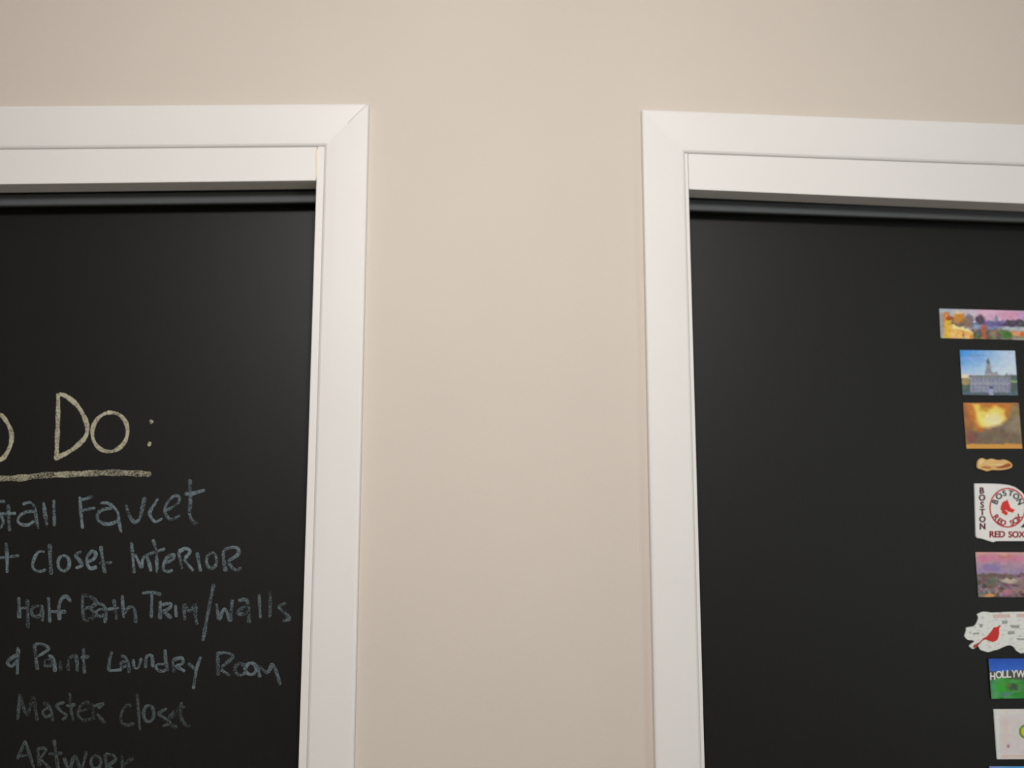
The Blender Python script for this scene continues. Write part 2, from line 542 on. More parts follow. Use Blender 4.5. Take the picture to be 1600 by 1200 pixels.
L5 = [
    [(27.6, 1125), (31, 1084)], [(31, 1084), (42, 1116.6), (52, 1087)], [(52, 1087), (58.5, 1126)],
    [(68, 1097), (76, 1104), (81, 1115), (82, 1128)], [(76, 1105), (66.6, 1112), (71.5, 1120), (80, 1117)],
    [(101, 1097), (89, 1102), (96, 1112), (104, 1118), (97.5, 1125)],
    [(109, 1082.5), (110.5, 1105), (114.6, 1128)], [(103, 1103), (118, 1101)],
    [(122, 1112), (138, 1106), (136.5, 1097), (125, 1104), (122, 1117), (130, 1125.6), (143, 1123)],
    [(144.6, 1099), (146, 1125)], [(145, 1104), (161, 1099), (153, 1107)], [(151, 1115), (164, 1130)],
    [(205, 1103.6), (198, 1102), (190, 1115), (190, 1128), (200, 1133), (210, 1130)],
    [(214.5, 1084), (216, 1107), (218.5, 1141)],
    ell(232.4, 1115, 8, 13),
    [(261, 1107), (248, 1115), (259, 1123), (266, 1130), (254, 1134.5)],
    [(262.5, 1123), (279, 1115), (275.5, 1110), (266, 1118), (264, 1130), (277, 1136)],
    [(283.6, 1097), (282, 1118), (288.5, 1131), (298, 1136)], [(276, 1106), (291, 1105)]]
L6 = [
    [(39, 1157), (33, 1172), (27, 1186)], [(39, 1157), (46, 1178), (53, 1200)], [(30, 1181), (46, 1180)],
    [(58.5, 1169), (62, 1197)], [(58.5, 1169), (72, 1171), (63, 1185)], [(63, 1186), (80, 1203)],
    [(84.5, 1156), (87.7, 1180), (91, 1202)], [(76, 1178), (97.5, 1177)],
    [(100, 1184), (108, 1207)], [(108, 1207), (117, 1182), (127, 1207)], [(127, 1207), (135, 1174)],
    ell(150, 1191, 8, 10),
    [(164, 1178), (167, 1208)], [(164, 1178), (177, 1180), (180, 1188), (168, 1196)], [(169, 1197), (182, 1208)],
    [(190, 1178), (193, 1210)], [(208, 1184), (193, 1197), (206, 1210)]]
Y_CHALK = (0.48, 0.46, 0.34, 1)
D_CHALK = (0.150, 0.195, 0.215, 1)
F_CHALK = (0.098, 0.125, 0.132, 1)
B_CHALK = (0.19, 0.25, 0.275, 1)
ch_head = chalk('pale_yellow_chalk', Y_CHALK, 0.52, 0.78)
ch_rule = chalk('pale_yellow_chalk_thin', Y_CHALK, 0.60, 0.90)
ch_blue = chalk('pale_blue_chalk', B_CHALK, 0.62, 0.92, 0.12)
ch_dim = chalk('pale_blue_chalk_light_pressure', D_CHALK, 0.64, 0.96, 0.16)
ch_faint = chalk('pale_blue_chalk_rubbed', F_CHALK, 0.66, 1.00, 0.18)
strokes('chalk_heading', HEAD, 6.0, ch_head, 'pale yellow chalk heading reading To Do with a colon')
strokes('chalk_underline', RULE, 8.0, ch_rule, 'pale yellow chalk line under the heading')
strokes('chalk_lettering', L1, 4.9, ch_blue, 'pale blue chalk words Install Faucet')
strokes('chalk_lettering', L2, 4.9, ch_blue, 'pale blue chalk words closet Interior')
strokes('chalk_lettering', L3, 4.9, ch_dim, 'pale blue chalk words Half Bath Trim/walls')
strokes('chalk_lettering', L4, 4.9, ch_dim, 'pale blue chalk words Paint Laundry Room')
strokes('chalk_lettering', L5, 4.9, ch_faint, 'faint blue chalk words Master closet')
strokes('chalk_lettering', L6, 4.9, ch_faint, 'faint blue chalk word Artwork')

# ------------------------------------------------------------------ souvenir magnets on the other board
GROUP = 'souvenir magnets in a column on the chalkboard'
LIT = 0.80        # printed inks are given as seen in the photograph under the room's light

def np_lin(a):
    a = np.clip(a / 255.0, 0, 1)
    return np.where(a <= 0.04045, a / 12.92, ((a + 0.055) / 1.055) ** 2.4)

class Canvas:
    """ink on a print, laid down in soft-edged shapes; coordinates are tenths of a photo pixel."""
    def __init__(self, X, Y, seed):
        self.X, self.Y = X, Y
        self.img = np.zeros(X.shape + (3,))
        self.rs = np.random.RandomState(seed)
    def put(self, mask, col):
        self.img = self.img * (1 - mask[..., None]) + mask[..., None] * np.array(col, float)
    def warp(self, amt, cx, cy):
        """rough the shapes' edges like foliage and haze."""
        dx = self.vnoise(cx, cy) + 0.5 * self.vnoise(cx / 2, cy / 2) - 0.75
        dy = self.vnoise(cx, cy) + 0.5 * self.vnoise(cx / 2, cy / 2) - 0.75
        self.X, self.Y = self.X + amt * dx, self.Y + amt * dy
    def fill(self, col):
        self.img[:] = col
    def grad(self, ax, a, ca, b, cb, mask=None):
        t = np.clip(((self.X if ax == 'x' else self.Y) - a) / (b - a), 0, 1)[..., None]
        g = np.array(ca, float) * (1 - t) + np.array(cb, float) * t
        m = np.ones(self.X.shape) if mask is None else mask
        self.img = self.img * (1 - m[..., None]) + m[..., None] * g
    def rect_mask(self, x0, x1, y0, y1, s=12.0):
        f = lambda d: np.clip(d / s + 0.5, 0, 1)
        return f(self.X - x0) * f(x1 - self.X) * f(self.Y - y0) * f(y1 - self.Y)
    def rect(self, x0, x1, y0, y1, col, s=12.0, a=1.0):
        self.put(self.rect_mask(x0, x1, y0, y1, s) * a, col)
    def oval(self, cx, cy, rx, ry, col, s=0.3, a=1.0):
        d = np.sqrt(((self.X - cx) / rx) ** 2 + ((self.Y - cy) / ry) ** 2)
        self.put(np.clip((1 - d) / s + 0.5, 0, 1) * a, col)
    def poly_mask(self, P, s=12.0):
        X, Y = self.X, self.Y
        ins = np.zeros(X.shape, bool); dist = np.full(X.shape, 1e9)
        for (ax, ay), (bx, by) in zip(P, P[1:] + P[:1]):
            c = ((ay > Y) != (by > Y))
            with np.errstate(divide='ignore', invalid='ignore'):
                xi = (bx - ax) * (Y - ay) / ((by - ay) if by != ay else 1e-9) + ax
            ins ^= c & (X < xi)
            L2_ = max((bx - ax) ** 2 + (by - ay) ** 2, 1e-9)
            t = np.clip(((X - ax) * (bx - ax) + (Y - ay) * (by - ay)) / L2_, 0, 1)
            dist = np.minimum(dist, np.hypot(X - ax - t * (bx - ax), Y - ay - t * (by - ay)))
        return np.clip(np.where(ins, dist, -dist) / s + 0.5, 0, 1)
    def poly(self, P, col, s=12.0, a=1.0):
        self.put(self.poly_mask(P, s) * a, col)
    def vnoise(self, cx, cy):
        """smooth value noise with cells of cx by cy."""
        gx, gy = self.X / cx, self.Y / cy
        x0, y0 = np.floor(gx).astype(int), np.floor(gy).astype(int)
        tab = self.rs.rand(257, 263)
        fx, fy = gx - x0, gy - y0
        fx, fy = fx * fx * (3 - 2 * fx), fy * fy * (3 - 2 * fy)
        g = lambda i, j: tab[(x0 + i) % 257, (y0 + j) % 263]
        return (g(0, 0) * (1 - fx) + g(1, 0) * fx) * (1 - fy) + (g(0, 1) * (1 - fx) + g(1, 1) * fx) * fy
    def mottle(self, amt, cx, cy, mask=None, tint=0.5):
        m = np.ones(self.X.shape) if mask is None else mask
        base = self.vnoise(cx, cy) - 0.5
        for k in range(3):
            self.img[..., k] += amt * m * (2 * base * (1 - tint) + 2 * tint * (self.vnoise(cx, cy) - 0.5))

def frame_of(TL, TR, BL, BR, Y):
    """centre, size and in-plane turn of the rectangle nearest to four seen corners on the plane y = Y."""
    p = [at(q[0], q[1], Y) for q in (TL, TR, BL, BR)]
    c = (p[0] + p[1] + p[2] + p[3]) / 4
    u = (p[1] - p[0]) + (p[3] - p[2])
    ang = math.atan2(u.z, u.x)
    w = ((p[1] - p[0]).length + (p[3] - p[2]).length) / 2
    h = ((p[0] - p[2]).length + (p[1] - p[3]).length) / 2
    return c, w, h, ang

def bilerp(TL, TR, BL, BR, u, v):
    x = (TL[0] * (1 - u) + TR[0] * u) * (1 - v) + (BL[0] * (1 - u) + BR[0] * u) * v
    y = (TL[1] * (1 - u) + TR[1] * u) * (1 - v) + (BL[1] * (1 - u) + BR[1] * u) * v
    return x, y

def photo_magnet(name, label, corners, thick, painter, seed, side_mat=None, density=1.0):
    TL, TR, BL, BR = corners
    c, w, h, ang = frame_of(TL, TR, BL, BR, YD - thick)
    m = MB(); m.box(-w / 2, w / 2, 0.0, thick, -h / 2, h / 2)
    o = m.build(name, side_mat or M_magnet, None, min(0.0006, thick * 0.25))
    o.location = (c.x, YD - thick, c.z)
    o.rotation_euler = (0, -ang, 0)
    tag(o, label, 'magnet', GROUP)
    nx = int((TR[0] - TL[0]) * density); ny = int((BL[1] - TL[1]) * density)
    U, V = np.meshgrid(np.linspace(0, 1, nx + 1), np.linspace(0, 1, ny + 1))
    X, Y = bilerp(TL, TR, BL, BR, U, V)
    cv = Canvas((X - 1440) * 10, Y * 10, seed)
    painter(cv)
    e = 0.0003
    verts = np.stack([(U - 0.5) * (w - 2 * e), np.full(U.shape, -0.00015), (0.5 - V) * (h - 2 * e)], -1).reshape(-1, 3)
    idx = lambda i, j: j * (nx + 1) + i
    faces = [(idx(i, j), idx(i, j + 1), idx(i + 1, j + 1), idx(i + 1, j)) for j in range(ny) for i in range(nx)]
    me = bpy.data.meshes.new('printed_picture')
    me.from_pydata(verts.tolist(), [], faces)
    at_ = me.color_attributes.new('ink', 'FLOAT_COLOR', 'POINT')
    col = np.ones((verts.shape[0], 4), np.float32)
    col[:, :3] = np.clip(np_lin(cv.img).reshape(-1, 3) / LIT, 0, 0.92)
    at_.data.foreach_set('color', col.ravel())
    me.materials.append(M_print)
    pr = bpy.data.objects.new('printed_picture', me)
    C.objects.link(pr)
    pr.parent = o
    return o

def paint_panorama(k):
    y = 4600
    k.warp(24, 42, 34)
    k.grad('x', 265, (160, 172, 182), 850, (190, 178, 196))
    k.put(np.clip((k.X - 800) / 120, 0, 1) * np.clip((y + 460 - k.Y) / 60, 0, 1), (205, 168, 192))
    k.oval(1380, y + 330, 260, 60, (200, 140, 172), 0.9, 0.8)
    k.rect(1500, 2100, y + 240, y + 400, (170, 140, 190), 150, 0.7)
    k.rect(300, 800, y + 350, y + 520, (120, 98, 84), 60)
    k.oval(580, y + 360, 90, 80, (186, 126, 50), 0.5)
    k.oval(570, y + 285, 55, 30, (222, 196, 160), 0.6, 0.8)
    k.oval(740, y + 370, 55, 60, (120, 112, 118), 0.6)
    k.rect(780, 2100, y + 410, y + 520, (98, 92, 140), 40)
    k.poly([(790, y + 440), (830, y + 410), (880, y + 435), (850, y + 450)], (215, 215, 215))
    k.rect(800, 930, y + 470, y + 540, (128, 148, 175), 40)
    k.oval(910, y + 390, 75, 75, (84, 64, 84), 0.4)
    k.poly([(1130, y + 420), (1145, y + 330), (1160, y + 300), (1175, y + 330), (1200, y + 420)], (132, 136, 165), 20)
    k.poly([(1230, y + 500), (1330, y + 400), (1440, y + 410), (1520, y + 380), (1640, y + 440), (2100, y + 420), (2100, y + 510)], (78, 68, 84), 25)
    gm = k.rect_mask(780, 2100, y + 535, y + 760, 40)
    k.put(gm, (100, 100, 84)); k.mottle(34, 60, 40, gm, 0.6)
    k.rect(930, 1010, y + 470, y + 700, (166, 92, 66), 30)
    k.rect(1020, 1220, y + 500, y + 560, (112, 132, 180), 40, 0.8)
    k.rect(1090, 1180, y + 560, y + 640, (164, 122, 92), 40, 0.7)
    k.poly([(1240, y + 530), (1340, y + 508), (2100, y + 520), (2100, y + 570), (1300, y + 570)], (168, 178, 182), 20)
    k.rect(1370, 2100, y + 570, y + 660, (204, 148, 108), 25)
    k.rect(1540, 1640, y + 580, y + 650, (190, 108, 40), 30)
    k.oval(1330, y + 640, 90, 50, (66, 112, 48), 0.6)
    k.rect(1420, 2100, y + 670, y + 740, (176, 172, 160), 30, 0.7)
    k.poly([(430, y + 470), (500, y + 475), (720, y + 545), (795, y + 600), (800, y + 700), (430, y + 690)], (222, 176, 104), 18)
    k.poly([(470, y + 480), (510, y + 478), (720, y + 545), (790, y + 598), (700, y + 570), (480, y + 525)], (240, 212, 150), 12)
    k.rect(640, 660, y + 560, y + 680, (170, 120, 60), 16)
    k.poly([(740, y + 690), (800, y + 620), (800, y + 700)], (200, 120, 60), 16)
    k.rect(265, 345, y + 300, y + 700, (150, 150, 150), 30)
    k.rect(335, 440, y + 280, y + 440, (186, 110, 60), 30)
    k.rect(352, 452, y + 400, y + 700, (206, 176, 66), 26)
    k.rect(360, 390, y + 310, y + 640, (228, 160, 60), 20)
    k.oval(430, y + 370, 50, 40, (160, 72, 40), 0.5)
    k.mottle(20, 38, 26, k.rect_mask(330, 2100, y + 300, y + 780, 80), 0.35)
    k.mottle(10, 45, 40)

def paint_statehouse(k):
    y = 4600
    k.warp(14, 40, 40)
    k.grad('x', 590, (62, 136, 214), 1350, (178, 198, 222))
    k.put(np.clip((k.Y - y - 950) / 330, 0, 1) * 0.85, (196, 212, 226))
    k.oval(760, y + 1000, 160, 40, (130, 160, 215), 0.9, 0.7)
    k.oval(860, y + 950, 110, 14, (110, 140, 170), 0.8, 0.6)
    b = 5800
    k.oval(680, b + 95, 80, 50, (222, 205, 180), 0.9)
    k.rect(600, 1520, b + 120, b + 400, (74, 92, 88), 30)
    k.oval(690, b + 165, 70, 55, (150, 136, 96), 0.6)
    k.oval(1440, b + 120, 110, 60, (78, 96, 92), 0.5)
    k.poly([(1310, b + 70), (1330, b + 20), (1350, b + 70)], (100, 112, 118), 16)
    k.rect(1380, 1520, b + 140, b + 180, (120, 150, 112), 20)
    k.rect(760, 1390, b + 75, b + 340, (132, 138, 156), 16)
    k.rect(735, 1390, b + 62, b + 105, (118, 124, 128), 14)
    k.rect(990, 1190, b + 15, b + 70, (150, 150, 160), 16)
    k.poly([(990, b + 40), (1010, b - 70), (1020, b - 190), (1040, b - 210), (1060, b - 190), (1075, b - 80), (1110, b + 40)], (132, 138, 146), 14)
    k.rect(1000, 1100, b - 75, b - 50, (150, 150, 156), 12)
    k.oval(1042, b - 150, 22, 30, (90, 98, 100), 0.5)
    for r in (140, 225, 290):
        for x in range(800, 1370, 62):
            k.rect(x, x + 24, b + r - 24, b + r + 18, (110, 112, 142), 14, 0.8)
    k.rect(760, 1390, b + 195, b + 208, (160, 164, 178), 8, 0.7)
    k.rect(600, 1520, b + 330, b + 400, (84, 100, 116), 24, 0.8)
    k.poly([(1050, b + 260), (1110, b + 260), (1130, b + 390), (1060, b + 390)], (150, 156, 190), 20)
    k.oval(1085, b + 260, 26, 24, (78, 84, 98), 0.6)
    k.mottle(12, 40, 40)

def paint_canyon(k):
    b = 5800
    k.warp(24, 70, 60)
    k.fill((140, 98, 62))
    k.grad('x', 640, (150, 92, 54), 1560, (134, 112, 78))
    k.mottle(18, 120, 110)
    k.poly([(690, b + 490), (1420, b + 490), (1390, b + 640), (1290, b + 800), (960, b + 950), (860, b + 920), (740, b + 700)], (184, 112, 40), 90)
    k.poly([(800, b + 490), (890, b + 500), (930, b + 590), (1010, b + 630), (1070, b + 580), (1160, b + 540), (1300, b + 600), (1310, b + 720),
            (1200, b + 840), (1050, b + 885), (960, b + 895), (900, b + 800), (840, b + 660)], (222, 196, 92), 60)
    k.oval(1090, b + 760, 190, 120, (236, 212, 112), 0.9)
    k.oval(1120, b + 770, 130, 110, (232, 216, 164), 0.9)
    k.oval(1010, b + 590, 70, 44, (186, 156, 56), 0.8, 0.75)
    k.poly([(900, b + 930), (980, b + 895), (1200, b + 850), (1300, b + 820), (1520, b + 700), (1560, b + 1180), (700, b + 1180), (740, b + 960)], (112, 94, 76), 70)
    k.poly([(1300, b + 880), (1500, b + 690), (1540, b + 700), (1560, b + 1000), (1400, b + 960)], (140, 130, 104), 80, 0.8)
    k.oval(780, b + 1030, 90, 80, (118, 70, 66), 0.8, 0.8)
    k.poly([(860, b + 900), (960, b + 920), (900, b + 960)], (180, 90, 34), 30)
    k.mottle(14, 60, 50)
    k.rect(640, 1600, b + 1140, b + 1230, (196, 142, 62), 22)
    k.rect(640, 1560, b + 480, b + 500, (192, 126, 76), 12)

def paint_sunset(k):
    b = 8000
    k.warp(40, 60, 40)
    k.grad('y', b + 620, (196, 146, 146), b + 960, (142, 126, 160))
    k.rect(860, 2000, b + 680, b + 770, (194, 112, 146), 70, 0.8)
    k.oval(1330, b + 695, 120, 22, (180, 116, 92), 0.8, 0.8)
    k.oval(1100, b + 870, 160, 60, (128, 112, 164), 0.9, 0.8)
    m_ = k.rect_mask(800, 2000, b + 970, b + 1400, 40)
    k.put(m_, (112, 92, 94)); k.mottle(36, 90, 46, m_, 0.3); k.mottle(44, 46, 24, m_, 0.3)
    k.rect(870, 1460, b + 970, b + 1040, (98, 78, 72), 40, 0.8)
    k.oval(1350, b + 1080, 120, 36, (184, 172, 160), 0.7)
    k.oval(1080, b + 1080, 70, 60, (82, 104, 84), 0.8, 0.8)
    k.oval(1340, b + 1260, 80, 50, (176, 112, 132), 0.9, 0.8)
    k.oval(1050, b + 1300, 110, 26, (196, 144, 82), 0.7)
    k.rect(1500, 2000, b + 1030, b + 1200, (150, 116, 122), 60, 0.7)
    k.mottle(12, 50, 40)

def paint_hills(k):
    k.warp(40, 60, 40)
    k.fill((30, 84, 180))
    k.grad('y', 10290, (24, 72, 172), 10500, (44, 100, 196))
    k.rect(1000, 2100, 10490, 10640, (70, 76, 66), 16)
    g = np.clip((k.Y - 10600 + 20 * np.sin(k.X / 90.0)) / 30, 0, 1)
    k.put(g, (52, 138, 54))
    k.mottle(30, 90, 60, g, 0.4)
    k.oval(1250, 10760, 90, 60, (40, 160, 40), 0.9, 0.8)
    k.oval(1440, 10740, 70, 46, (52, 72, 62), 0.7, 0.9)
    k.oval(1360, 10730, 30, 40, (120, 92, 60), 0.8, 0.6)
    k.oval(1300, 10850, 90, 36, (98, 110, 150), 0.9, 0.6)
    k.oval(1640, 10780, 110, 70, (60, 120, 64), 0.8)
    k.rect(1040, 1170, 10620, 10930, (72, 140, 112), 60, 0.5)

def paint_souvenir_card(k):
    k.fill((206, 202, 200))
    k.rect(1130, 1215, 11000, 11900, (204, 208, 206), 20)
    k.rect(1215, 1950, 11160, 11780, (200, 194, 196), 40, 0.8)
    k.rect(1280, 1360, 11200, 11660, (206, 186, 178), 60, 0.4)
    k.oval(1350, 11660, 22, 30, (150, 104, 116), 0.8, 0.8)
    k.rect(1250, 1950, 11800, 11840, (206, 170, 160), 26, 0.6)
    k.mottle(6, 60, 50)

def paint_coast(k):
    k.fill((92, 146, 204))
    k.grad('x', 1040, (120, 140, 196), 1600, (72, 160, 214))
    k.rect(1000, 2100, 12140, 12900, (54, 96, 120), 60)
    k.mottle(14, 90, 60)

photo_magnet('photo_magnet', 'wide panorama photo magnet of a town under a pink sky, topmost in the column',
             ((1466.5, 482), (1648, 486.8), (1470, 528.5), (1650, 533)), 0.0012, paint_panorama, 3)
photo_magnet('photo_magnet', 'photo magnet of a grey hall with a spire under a blue sky',
             ((1498.5, 546.5), (1586.5, 548), (1504.5, 617.5), (1590.5, 618)), 0.0012, paint_statehouse, 5)
photo_magnet('photo_magnet', 'photo magnet of a golden glowing rocky canyon',
             ((1505, 629), (1592.5, 629.5), (1509, 701.5), (1597, 701)), 0.0012, paint_canyon, 7)
photo_magnet('photo_magnet', 'photo magnet of a town under a pink and purple sunset',
             ((1524, 862.5), (1634, 862.5), (1528, 933), (1638, 933.5)), 0.0012, paint_sunset, 9)
hills = photo_magnet('souvenir_magnet', 'bright blue and green hillside magnet with white block letters',
                     ((1543.5, 1029), (1652, 1028), (1549.5, 1092), (1657, 1091)), 0.0025, paint_hills, 11)
card = photo_magnet('souvenir_magnet', 'white square magnet with a small yellow and green round motif',
                    ((1553, 1108.5), (1640, 1108), (1558.5, 1186.5), (1645, 1186)), 0.0030, paint_souvenir_card, 13, M_white)
photo_magnet('photo_magnet', 'pale blue magnet below the white square magnet, lowest in the column',
             ((1545, 1197), (1655, 1197), (1549, 1260), (1659, 1260)), 0.0012, paint_coast, 15)

# --- cut-out magnets
def cutout(name, pts, thick, mat, parent=None, base=YD, bevel=0.0):
    """a flat shape with the seen outline, THICK deep, its back on the plane y = BASE."""
    P = [at(x, y, base - thick) for x, y in pts]
    c = sum(P, Vector()) / len(P)
    n = len(P)
    V = [(p.x - c.x, 0.0, p.z - c.z) for p in P] + [(p.x - c.x, thick, p.z - c.z) for p in P]
    F = [tuple(range(n)), tuple(range(2 * n - 1, n - 1, -1))] + [(i, (i + 1) % n, n + (i + 1) % n, n + i) for i in range(n)]
    o = mesh_obj(name, V, F, mat)
    o.location = (c.x, base - thick, c.z)
    if bevel:
        m = o.modifiers.new('bevel', 'BEVEL'); m.width = bevel; m.segments = 3; m.limit_method = 'ANGLE'; m.angle_limit = math.radians(60)
    if parent:
        o.parent = parent
        o.matrix_parent_inverse = parent.matrix_basis.inverted()
    return o

def crop(ox, oy, P, k=10.0):
    return [(ox + x / k, oy + y / k) for x, y in P]

def curve_closed(P, step=1.5):
    return [(q.x, q.y) for q in spline(list(P) + [P[0]], step)[:-1]]

FONTS = {}
def letters(name, items, mat, parent, plane, depth=0.0003, bold=0.0, label=None):
    """ITEMS: (text, px, py, height in photo px, turn, width factor); each text centred on its point of the plane y = PLANE."""
    V, F = [], []
    fat = ((-0.45, 0), (0.45, 0), (0, 0.3)) if bold > 0.04 else ((0, 0),)
    items = [(t, x + dx, y + dy, h, a, w) for t, x, y, h, a, w in items for dx, dy in fat]
    bold = min(bold, 0.015)
    for text, px, py, hpx, turn, wf in items:
        cu = bpy.data.curves.new('text', 'FONT')
        cu.body = text
        cu.align_x = 'CENTER'; cu.align_y = 'CENTER'
        cu.size = 1.0
        cu.offset = bold
        ob = bpy.data.objects.new('text', cu)
        C.objects.link(ob)
        dg = bpy.context.evaluated_depsgraph_get()
        me = bpy.data.meshes.new_from_object(ob.evaluated_get(dg))
        co = [v.co.copy() for v in me.vertices]
        fs = [list(p.vertices) for p in me.polygons]
        bpy.data.objects.remove(ob); bpy.data.curves.remove(cu); bpy.data.meshes.remove(me)
        xs = [v.x for v in co]; ys = [v.y for v in co]
        cx, cy, hh = (min(xs) + max(xs)) / 2, (min(ys) + max(ys)) / 2, max(ys) - min(ys)
        sc = hpx / hh
        n0 = len(V)
        ca, sa = math.cos(turn), math.sin(turn)
        for v in co:
            x, y = (v.x - cx) * sc * wf, -(v.y - cy) * sc
            V.append(at(px + x * ca - y * sa, py + x * sa + y * ca, plane))
        F += [[i + n0 for i in f] for f in fs]
    c = Vector((parent.location.x, plane, parent.location.z))
    o = mesh_obj(name, [v - c for v in V], F, mat)
    so = o.modifiers.new('thickness', 'SOLIDIFY'); so.thickness = depth; so.offset = 0
    o.location = c
    o.parent = parent
    o.matrix_parent_inverse = parent.matrix_basis.inverted()
    if label:
        o['label'] = label
    return o

def smudged(name, c0, c1, scale=420, lo=0.52, hi=0.66, rough=0.45):
    m, nt, lk, b = new_mat(name)
    tc = nt.new('ShaderNodeTexCoord')
    mp = nt.new('ShaderNodeMapping'); mp.inputs['Scale'].default_value = (0.5, 1, 1.3)
    lk.new(tc.outputs['Object'], mp.inputs['Vector'])
    n = noise(nt, lk, scale, 2, 0.5, mp.outputs['Vector'])
    r = ramp(nt, lk, n.outputs['Fac'], [(lo, c0), (hi, c1)])
    lk.new(r.outputs['Color'], b.inputs['Base Color'])
    b.inputs['Roughness'].default_value = rough
    return m

M_red = plain('red_ink', rgb(222, 44, 36), 0.4)
M_ring = plain('faded_red_ink', rgb(206, 70, 70), 0.4)
M_maroon = plain('maroon_ink', rgb(112, 50, 52), 0.4)
M_foot = plain('crimson_ink', rgb(196, 56, 66), 0.4)
M_greyink = plain('grey_ink', rgb(98, 94, 98), 0.4)
M_bird = plain('cardinal_red', rgb(206, 36, 28), 0.4)
M_navy = plain('dark_ink', rgb(62, 56, 60), 0.5)

# tan oblong magnet
M_tan = smudged('tan_resin', rgb(228, 190, 122), rgb(222, 176, 104), 180, 0.4, 0.6, 0.4)
tan_out = curve_closed(crop(1440, 700, [(872, 270), (890, 190), (950, 155), (1020, 182), (1100, 165), (1200, 188), (1300, 180), (1390, 220), (1425, 270),
                                        (1390, 320), (1250, 348), (1110, 348), (1030, 366), (940, 338), (882, 318)]))
tan = tag(cutout('souvenir_magnet', tan_out, 0.0040, M_tan, bevel=0.0012), 'small tan irregular oblong magnet with brown markings', 'magnet', GROUP)
M_brown = plain('brown_glaze', rgb(168, 84, 20), 0.4)
M_brown_soft = plain('light_brown_glaze', rgb(190, 122, 60), 0.4)
M_cream = plain('cream_glaze', rgb(238, 214, 158), 0.4)
def on_tan(name, P, mat, lift):
    return cutout(name, curve_closed(crop(1440, 700, P)), 0.0003, mat, tan, YD - 0.0040 - lift)
on_tan('brown_marking', [(1150, 300), (1240, 285), (1320, 250), (1385, 245), (1395, 275), (1330, 305), (1220, 318)], M_brown, 0.0)
on_tan('brown_marking', [(930, 290), (1020, 285), (1090, 305), (1070, 322), (980, 318)], M_brown_soft, 0.0)
on_tan('cream_marking', [(1040, 262), (1160, 254), (1290, 252), (1280, 266), (1150, 272)], M_cream, 0.0)
on_tan('cream_marking', [(905, 210), (950, 175), (985, 195), (940, 240), (905, 260)], M_cream, 0.0)

# white state-shaped team magnet
state = [(1523, 755.5), (1545, 755.6), (1562, 756.2), (1575, 757.5), (1586, 761), (1596, 768), (1604, 777), (1613, 790), (1630, 804), (1646, 812), (1652, 806),
         (1656, 816), (1648, 830), (1630, 838), (1622, 845.5), (1600, 845.5), (1557, 845.5), (1552, 847.2), (1546, 845.5), (1540, 843.5), (1534, 841.5), (1527, 840.5), (1525.2, 838)]
TH = 0.0030
team = tag(cutout('souvenir_magnet', state, TH, M_white, bevel=0.0004), 'white state shaped magnet with a round red sock emblem and red letters', 'magnet', GROUP)
FACE = YD - TH
ecx, ecy, erx, ery = 1574.3, 793.3, 28.6, 31.2
def ring_obj(name, cx, cy, rx, ry, rx2, ry2, mat, parent, plane, depth=0.0003, n=48):
    V, F = [], []
    c = Vector((parent.location.x, plane, parent.location.z))
    for k in range(n):
        a = 2 * math.pi * k / n
        for (p, q) in ((rx, ry), (rx2, ry2)):
            for d in (0, -depth):
                V.append(at(cx + p * math.cos(a), cy + q * math.sin(a), plane) + Vector((0, d, 0)) - c)
    for k in range(n):
        i, j = 4 * k, 4 * ((k + 1) % n)
        F += [(i + 1, j + 1, j + 3, i + 3), (i, j, j + 1, i + 1), (i + 2, i + 3, j + 3, j + 2), (i, i + 2, j + 2, j)]
    o = mesh_obj(name, V, F, mat)
    o.location = c
    o.parent = parent
    o.matrix_parent_inverse = parent.matrix_basis.inverted()
    return o
ring_obj('emblem_ring', ecx, ecy, erx, ery, erx - 2.2, ery - 2.2, M_ring, team, FACE)
sock = crop(1440, 700, [(1290, 832), (1325, 822), (1340, 800), (1358, 850), (1372, 880), (1385, 925), (1420, 950), (1465, 968), (1440, 985), (1432, 1010), (1385, 1000), (1345, 992), (1325, 965),
                        (1308, 975), (1350, 1012), (1340, 1040), (1322, 1056), (1275, 1025), (1250, 1010), (1256, 985), (1232, 955), (1242, 900), (1262, 850)])
cutout('sock_emblem', sock, 0.0003, M_red, team, FACE)
its = []
for k, ch in enumerate('BOSTON'):
    a = math.radians(-156 + k * 26.4)
    its.append((ch, ecx + 21.2 * math.cos(a), ecy + 23.4 * math.sin(a), 9.0, a + math.pi / 2, 1.0))
letters('arched_lettering', its, M_greyink, team, FACE - 0.00016, bold=0.05)
its = []
for k, ch in enumerate('REDSOX'):
    a = math.radians((142, 124, 107, 73, 56, 38)[k])
    its.append((ch, ecx + 22.4 * math.cos(a), ecy + 24.4 * math.sin(a), 8.6, a - math.pi / 2, 1.0))
letters('arched_lettering', its, M_ring, team, FACE - 0.00016, bold=0.06)
letters('side_lettering', [(ch, 1534.2 + 0.2 * k, 766.3 + 11.2 * k, 9.8, 0, 0.92) for k, ch in enumerate('BOSTON')], M_maroon, team, FACE - 0.00016, bold=0.07)
letters('foot_lettering', [('RED', 1558.2, 834.6, 9.8, 0, 0.98), ('SOX', 1588.6, 835, 9.8, 0, 0.95)], M_foot, team, FACE - 0.00016, bold=0.06)
cutout('dark_mark', [(1594.5, 824), (1600.5, 817.5), (1606, 824.5)], 0.0003, M_navy, team, FACE)

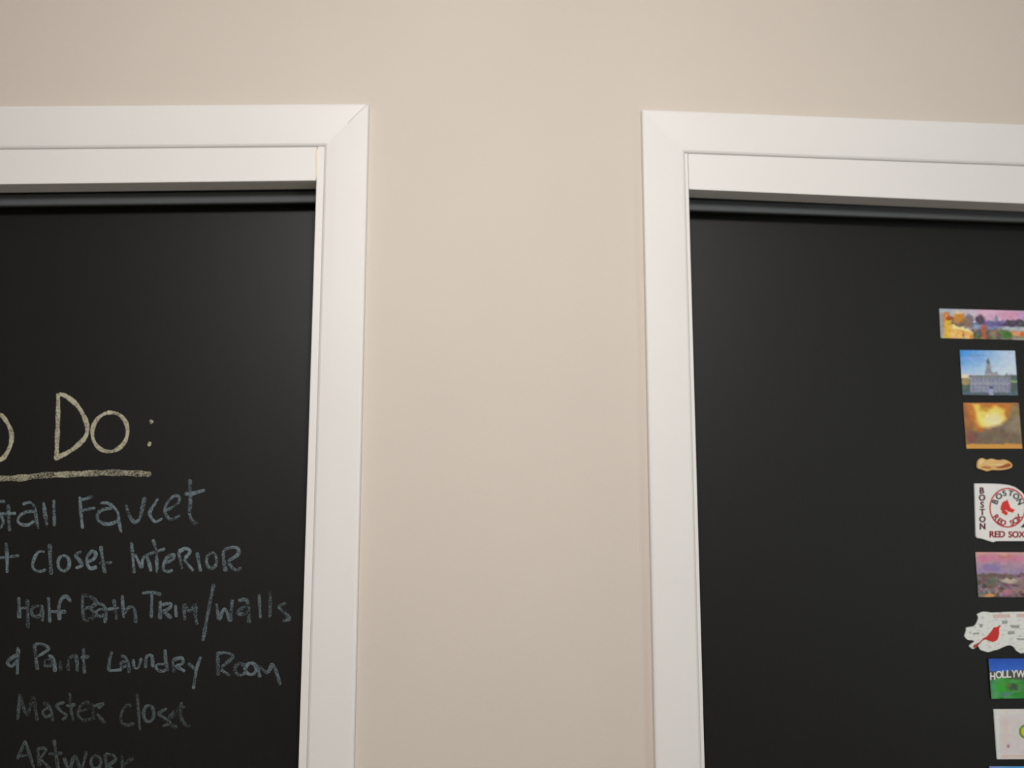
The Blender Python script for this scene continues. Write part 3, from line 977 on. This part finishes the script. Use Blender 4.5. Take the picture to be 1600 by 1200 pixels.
# white state-shaped magnet with a red bird
M_map = smudged('white_map_print', rgb(230, 234, 230), rgb(186, 190, 190), 330, 0.55, 0.72)
mp_out = crop(1440, 920, [(870, 402), (905, 380), (960, 360), (1030, 362), (1060, 366), (1090, 374), (1300, 364), (1600, 360), (1900, 356), (2080, 372), (2040, 470), (2130, 560), (2060, 680), (1960, 760),
                          (1820, 900), (1700, 960), (1600, 1004), (1555, 1012), (1520, 992), (1480, 968), (1455, 930), (1428, 898), (1380, 882), (1330, 890), (1270, 915), (1200, 948), (1110, 972), (1035, 992), (975, 975), (922, 955),
                          (900, 920), (880, 888), (850, 920), (815, 940), (790, 938), (750, 905), (752, 882), (800, 850), (828, 826), (810, 806), (760, 803), (722, 798), (685, 765), (672, 738), (690, 690), (700, 655), (697, 618), (710, 606),
                          (770, 596), (820, 588), (850, 560), (880, 500), (890, 455)])
bird_mag = tag(cutout('souvenir_magnet', mp_out, 0.0025, M_map, bevel=0.0003), 'white state shaped magnet with a red bird on it', 'magnet', GROUP)
FB = YD - 0.0025
bird = crop(1440, 920, [(1225, 565), (1236, 582), (1218, 606), (1210, 640), (1216, 690), (1205, 740), (1190, 788), (1160, 815), (1110, 832), (1060, 815), (1000, 792), (960, 800), (930, 835), (915, 830), (960, 775),
                        (1020, 745), (1060, 700), (1100, 650), (1128, 602), (1160, 600), (1195, 590)])
cutout('red_bird', bird, 0.0004, M_bird, bird_mag, FB)
cutout('red_bird_tail', crop(1440, 920, [(915, 830), (930, 835), (885, 880), (850, 925), (800, 915), (820, 875), (860, 858)]), 0.0004, plain('dull_red_ink', rgb(170, 60, 52), 0.4), bird_mag, FB)
cutout('pink_banner', crop(1440, 920, [(1110, 400), (1380, 392), (1388, 448), (1120, 460)]), 0.0002, smudged('pink_banner_print', rgb(224, 186, 176), rgb(206, 200, 196), 500, 0.45, 0.6), bird_mag, FB)
cutout('pink_banner', crop(1440, 920, [(1480, 392), (1740, 388), (1740, 440), (1486, 448)]), 0.0002, smudged('pink_banner_print', rgb(224, 186, 176), rgb(206, 200, 196), 500, 0.45, 0.6), bird_mag, FB)
for P in ([(1345, 665), (1450, 660), (1455, 705), (1350, 715)], [(1250, 500), (1345, 498), (1340, 545), (1262, 550)], [(1380, 565), (1520, 570), (1530, 615), (1400, 610)],
          [(900, 545), (960, 550), (950, 605), (905, 600)], [(1490, 770), (1620, 775), (1620, 800), (1490, 800)], [(800, 690), (900, 680), (905, 705), (805, 715)]):
    cutout('grey_smudge', crop(1440, 920, P), 0.0002, plain('soft_grey_ink', rgb(164, 168, 166), 0.5), bird_mag, FB)

# raised letters of the hillside magnet and the motif of the white card
hx = [1551.0, 1560.8, 1569.2, 1576.4, 1584.4, 1594.8, 1606.0, 1616.5, 1627.5]
hy = [1056.6, 1054.2, 1053.2, 1053.0, 1052.8, 1053.0, 1053.2, 1054.0, 1055.5]
letters('block_lettering', [(ch, hx[k], hy[k], 11.5, 0, 0.80 if ch != 'L' else 1.0) for k, ch in enumerate('HOLLYWOOD')], M_white, hills, YD - 0.0025 - 0.0004, 0.0008, 0.02,
        'raised white block letters')
FC = YD - 0.0030 - 0.0001
motif = ring_obj('round_motif', 1601.5, 1143, 9.5, 11.0, 0.01, 0.01, plain('leaf_green_ink', rgb(120, 158, 70), 0.5), card, FC, 0.0003)
ring_obj('motif_centre', 1602.0, 1143, 6.4, 7.4, 0.01, 0.01, plain('yellow_ink', rgb(222, 214, 34), 0.5), card, FC - 0.0003, 0.0003)
